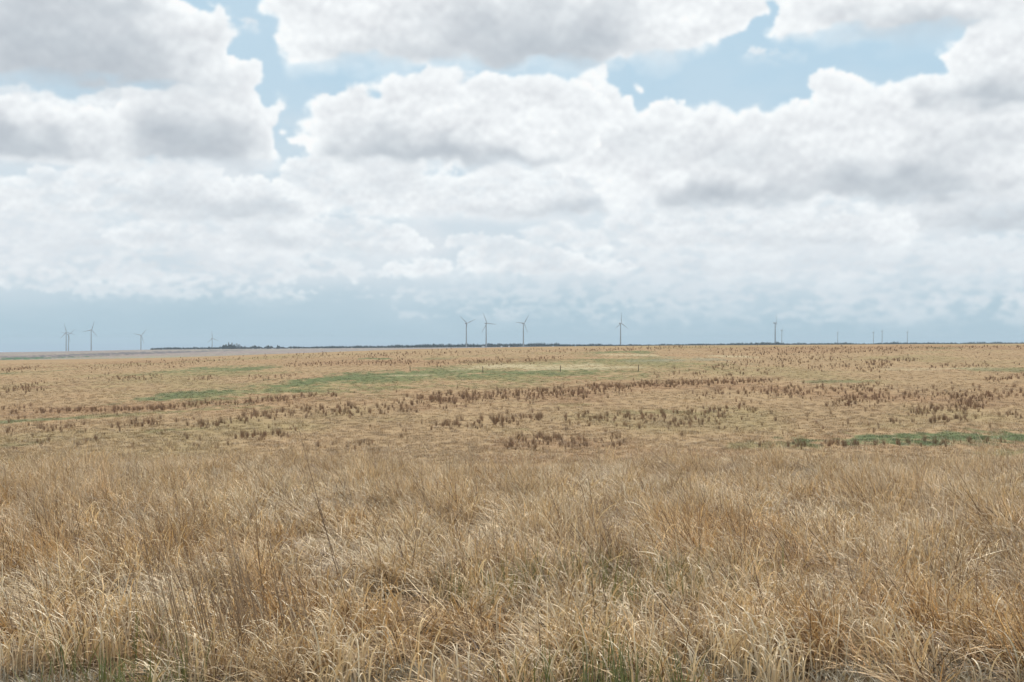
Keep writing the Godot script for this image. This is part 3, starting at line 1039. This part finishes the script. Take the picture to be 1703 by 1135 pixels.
func green_tuft(seed_: int) -> ArrayMesh:
	var g := RandomNumberGenerator.new()
	g.seed = seed_
	var s := Sheaf.new()
	for i in 12:
		var t := g.randf() * TAU
		var r := sqrt(g.randf()) * 0.1
		var c := SHOOT.lerp(Color(0.24, 0.26, 0.10), g.randf())
		s.blade(Vector3(cos(t) * r, 0, sin(t) * r), t, g.randf_range(0.15, 0.42), g.randf_range(0.0, 0.35), g.randf_range(0.0, 0.6), 0.007, c, shade(c, 1.2), 4)
	return s.mesh()


func edge_of_grass(x: float) -> float:       # where the tall grass begins in front of the verge
	return 6.75 + n_fine.get_noise_2d(x * 0.8, 3.0) * 0.35 + (0.75 if x < -2.0 else 0.0) * smoothstep(-2.0, -2.3, x)


func build_foreground() -> void:
	var thatch := []
	var stems := []
	var curls := []
	var greens := []
	var shorts := []
	for i in 8:
		thatch.append(thatch_tuft(200 + i))
	for i in 7:
		stems.append(stem_tuft(230 + i))
	for i in 5:
		curls.append(curl_tuft(260 + i))
	for i in 3:
		greens.append(green_tuft(280 + i))
		shorts.append(short_tuft(290 + i))
	var m := grass_material(0.46, 0.45, 0.7)
	var tp := lists(8)
	var sp := lists(7)
	var cp := lists(5)
	var gp := lists(3)
	var hp := lists(3)
	for i in 36000:
		var d := sqrt(rng.randf_range(6.2 * 6.2, 30.0 * 30.0)) if i < 34500 else rng.randf_range(30.0, 44.0)
		var x := rng.randf_range(-1, 1) * (0.44 * d + 1.6)
		if d < edge_of_grass(x):
			continue
		var p := ground(x, -d)
		var big := n_mid.get_noise_2d(x * 3.0, d * 3.0)
		var fine := n_fine.get_noise_2d(x, d)
		var tall := (0.98 + big * 0.85 + fine * 0.7) * lerpf(1.0, 0.76, smoothstep(12.0, 24.0, d))
		if fine < -0.42 and rng.randf() < 0.75:
			continue
		var heart := clampf((-n_cell.get_noise_2d(x * 0.9, d * 0.75) - 0.3) / 0.5, 0.0, 1.0)
		tall *= 0.58 + 0.72 * heart
		if heart < (0.34 if d < 9.5 else 0.22) and rng.randf() < (0.85 if d < 9.5 else 0.62):
			continue
		var tint := shade(Color(1.0, 1.0, 1.0 + big * 0.05 - fine * 0.06), 1.0 + fine * 0.3 + big * 0.15 + rng.randfn(0, 0.22))
		if d < 8.3 and rng.randf() < 0.45 - fine * 0.5:
			continue
		var russet := smoothstep(-0.1, 0.35, n_mid.get_noise_2d(x * 3.0 - 70.0, d * 3.0) + 0.25 - (d - 7.0) * 0.06)
		tint = Color(tint.r * (1.0 - 0.08 * russet), tint.g * (1.0 - 0.17 * russet), tint.b * (1.0 - 0.3 * russet))
		var kind := rng.randf()
		if kind < 0.74:
			tp[rng.randi() % 8].append([placed(p, rng.randfn(0, 0.7), rng.randf_range(0.66, 0.95), clampf(tall, 0.4, 1.6) * 0.78, Vector2(rng.randfn(0.0, 0.22), 0.22 + big * 0.7 + rng.randfn(0.0, 0.2))), tint])
		elif kind < 0.88:
			if n_mid.get_noise_2d(x * 4.0 + 50.0, d * 4.0) > rng.randf_range(-0.12, 0.2):
				sp[rng.randi() % 7].append([placed(p, rng.randfn(0, 0.4), 0.85, clampf(tall * rng.randf_range(0.7, 1.2), 0.5, 1.3) * 0.8), shade(tint, 1.0)])
		elif d < 20.0:
			cp[rng.randi() % 5].append([placed(p, rng.randf() * TAU, 0.78, clampf(tall, 0.6, 1.15) * 0.78), tint])
	for i in 600:
		var d := rng.randf_range(6.7, 9.0)
		var x := rng.randf_range(-4.6, 4.6)
		if d > edge_of_grass(x) and n_fine.get_noise_2d(x * 0.7, d * 0.7) > -0.15:
			cp[i % 5].append([placed(ground(x, -d), rng.randf() * TAU, 0.78, rng.randf_range(0.5, 0.95)), shade(Color.WHITE, rng.randf_range(0.75, 1.1))])
	for i in 170:
		var x := rng.randf_range(-4.5, 4.5)
		var d := edge_of_grass(x) + rng.randfn(0.0, 0.35)
		if n_mid.get_noise_2d(x * 6.0, 7.0) > -0.05:
			gp[i % 3].append([placed(ground(x, -d), rng.randf() * TAU, 1.0, rng.randf_range(0.5, 1.1)), shade(Color.WHITE, rng.randf_range(0.7, 1.1))])
	for i in 60:
		var c := [[0.25, 9.4], [1.0, 9.2], [1.5, 9.8], [0.6, 9.9]][i % 4] as Array
		gp[i % 3].append([placed(ground(c[0] + rng.randfn(0, 0.35), -c[1] + rng.randfn(0, 0.3)), rng.randf() * TAU, 1.0, rng.randf_range(0.7, 1.2)), shade(Color(1.2, 1.1, 1.2), rng.randf_range(0.7, 1.1))])
	# mown verge in front and the cropped grass of the slope
	for i in 2600:
		var d := rng.randf_range(2.0, 7.6)
		var x := rng.randf_range(-1, 1) * (0.44 * d + 1.5)
		hp[i % 3].append([placed(ground(x, -d), rng.randf() * TAU, 0.5, rng.randf_range(0.2, 0.5)), shade(Color(0.36, 0.32, 0.24), rng.randf_range(0.7, 1.2))])
	for i in 1500:
		var d := rng.randf_range(86.0, 118.0)
		var x := rng.randf_range(-0.46, 0.46) * d
		if rng.randf() < smoothstep(86.0, 118.0, d) or n_mid.get_noise_2d(x * 0.7, d * 0.7) < -0.1:
			continue
		tp[i % 8].append([placed(ground(x, -d), rng.randf() * TAU, rng.randf_range(0.9, 1.4), rng.randf_range(0.4, 0.8)), shade(Color(1.0, 1.0, 1.0), rng.randf_range(0.85, 1.15))])
	for i in 46000:
		var d := 84.0 * pow(520.0 / 84.0, rng.randf())
		var x := rng.randf_range(-0.46, 0.46) * d
		var c := ground_color(x, d)
		var k := rng.randf_range(1.0, 1.35)
		hp[i % 3].append([placed(ground(x, -d), rng.randf() * TAU, rng.randf_range(0.8, 1.5), rng.randf_range(0.5, 1.1)), shade(c, k)])
	stuff("dry_grass", thatch, m, tp, "matted straw-coloured prairie grass filling the foreground", "dry grass")
	stuff("grass_stems", stems, m, sp, "thin brown grass stems leaning left above the straw", "grass stems")
	stuff("curled_leaves", curls, m, cp, "bleached curling grass leaves over the foreground straw", "grass leaves")
	stuff("green_shoots", greens, m, gp, "fresh green shoots at the foot of the dry grass", "green grass")
	stuff("short_grass", shorts, m, hp, "short cropped grass covering the slope and the verge", "short grass")
	# the ones that stand out
	var rows := [
		[-1.72, 7.15, 1.2, 100, "tall brown grass clump leaning left at the lower left", 0.34],
		[-1.35, 7.3, 0.95, 70, "shorter clump leaning left against the right side of the tallest clump", 0.28],
		[-2.72, 7.75, 0.6, 60, "russet grass clump over the dark hollow in the lower left corner", 0.4],
		[0.85, 10.6, 0.75, 70, "clump of dark upright stems right of the middle of the foreground", 0.3],
	]
	for i in rows.size():
		var a: Array = rows[i]
		var o := thing("grass_clump", ground(a[0], -a[1]), a[4], "grass clump", "")
		part("stems", clump_stems(300 + i, a[3], a[2], a[5]), m, o)
		part("leaves", curl_tuft(320 + i), m, o)
		part("leaves", thatch_tuft(310 + i), m, o)
	for a in [[-1.04, 8.2, 1.5, 0.25, "tall lone dark stalk rising highest above the grass, left of middle"], [1.72, 15.0, 0.95, 0.3, "thin lone stalk rising above the grass edge right of middle"]]:
		var s := Sheaf.new()
		var c := Color(0.17, 0.11, 0.07)
		s.blade(Vector3.ZERO, PI, a[2], a[3], 0.02, 0.007, c, c, 6, 0.0, 1.0, 1.2)
		s.blade(Vector3(0.05, 0, 0.02), PI, a[2] * 0.8, a[3] + 0.05, 0.04, 0.006, c, c, 6, 0.0, 1.0, 1.2)
		for k in 7:
			s.blade(Vector3(-sin(a[3]), cos(a[3]), 0) * a[2] * (0.8 + 0.028 * k), PI * (k % 2), 0.07, 0.15 + 0.3 * (k % 2), 0.2, 0.006, c, c, 2)
		var o := part("dry_stalk", s.mesh(), m, self)
		o.position = ground(a[0], -a[1])
		tag(o, a[4], "grass stalk")
	for a in [[0.62, 9.3, 0.55, 0.9, 1.2, "long pale grass blade arching right across the middle of the grass"], [0.66, 10.6, 0.75, 0.25, 2.4, "bleached hooked grass leaf standing up beside the dark upright clump"]]:
		var s := Sheaf.new()
		s.blade(Vector3(0, 0.25, 0), 0.15, a[2], a[3], a[4], 0.013, BLEACHED, shade(BLEACHED, 1.1), 10, 0.3, 1.6, 1.0)
		var o := part("bleached_leaf", s.mesh(), m, self)
		o.position = ground(a[0], -a[1])
		tag(o, a[5], "grass leaf")
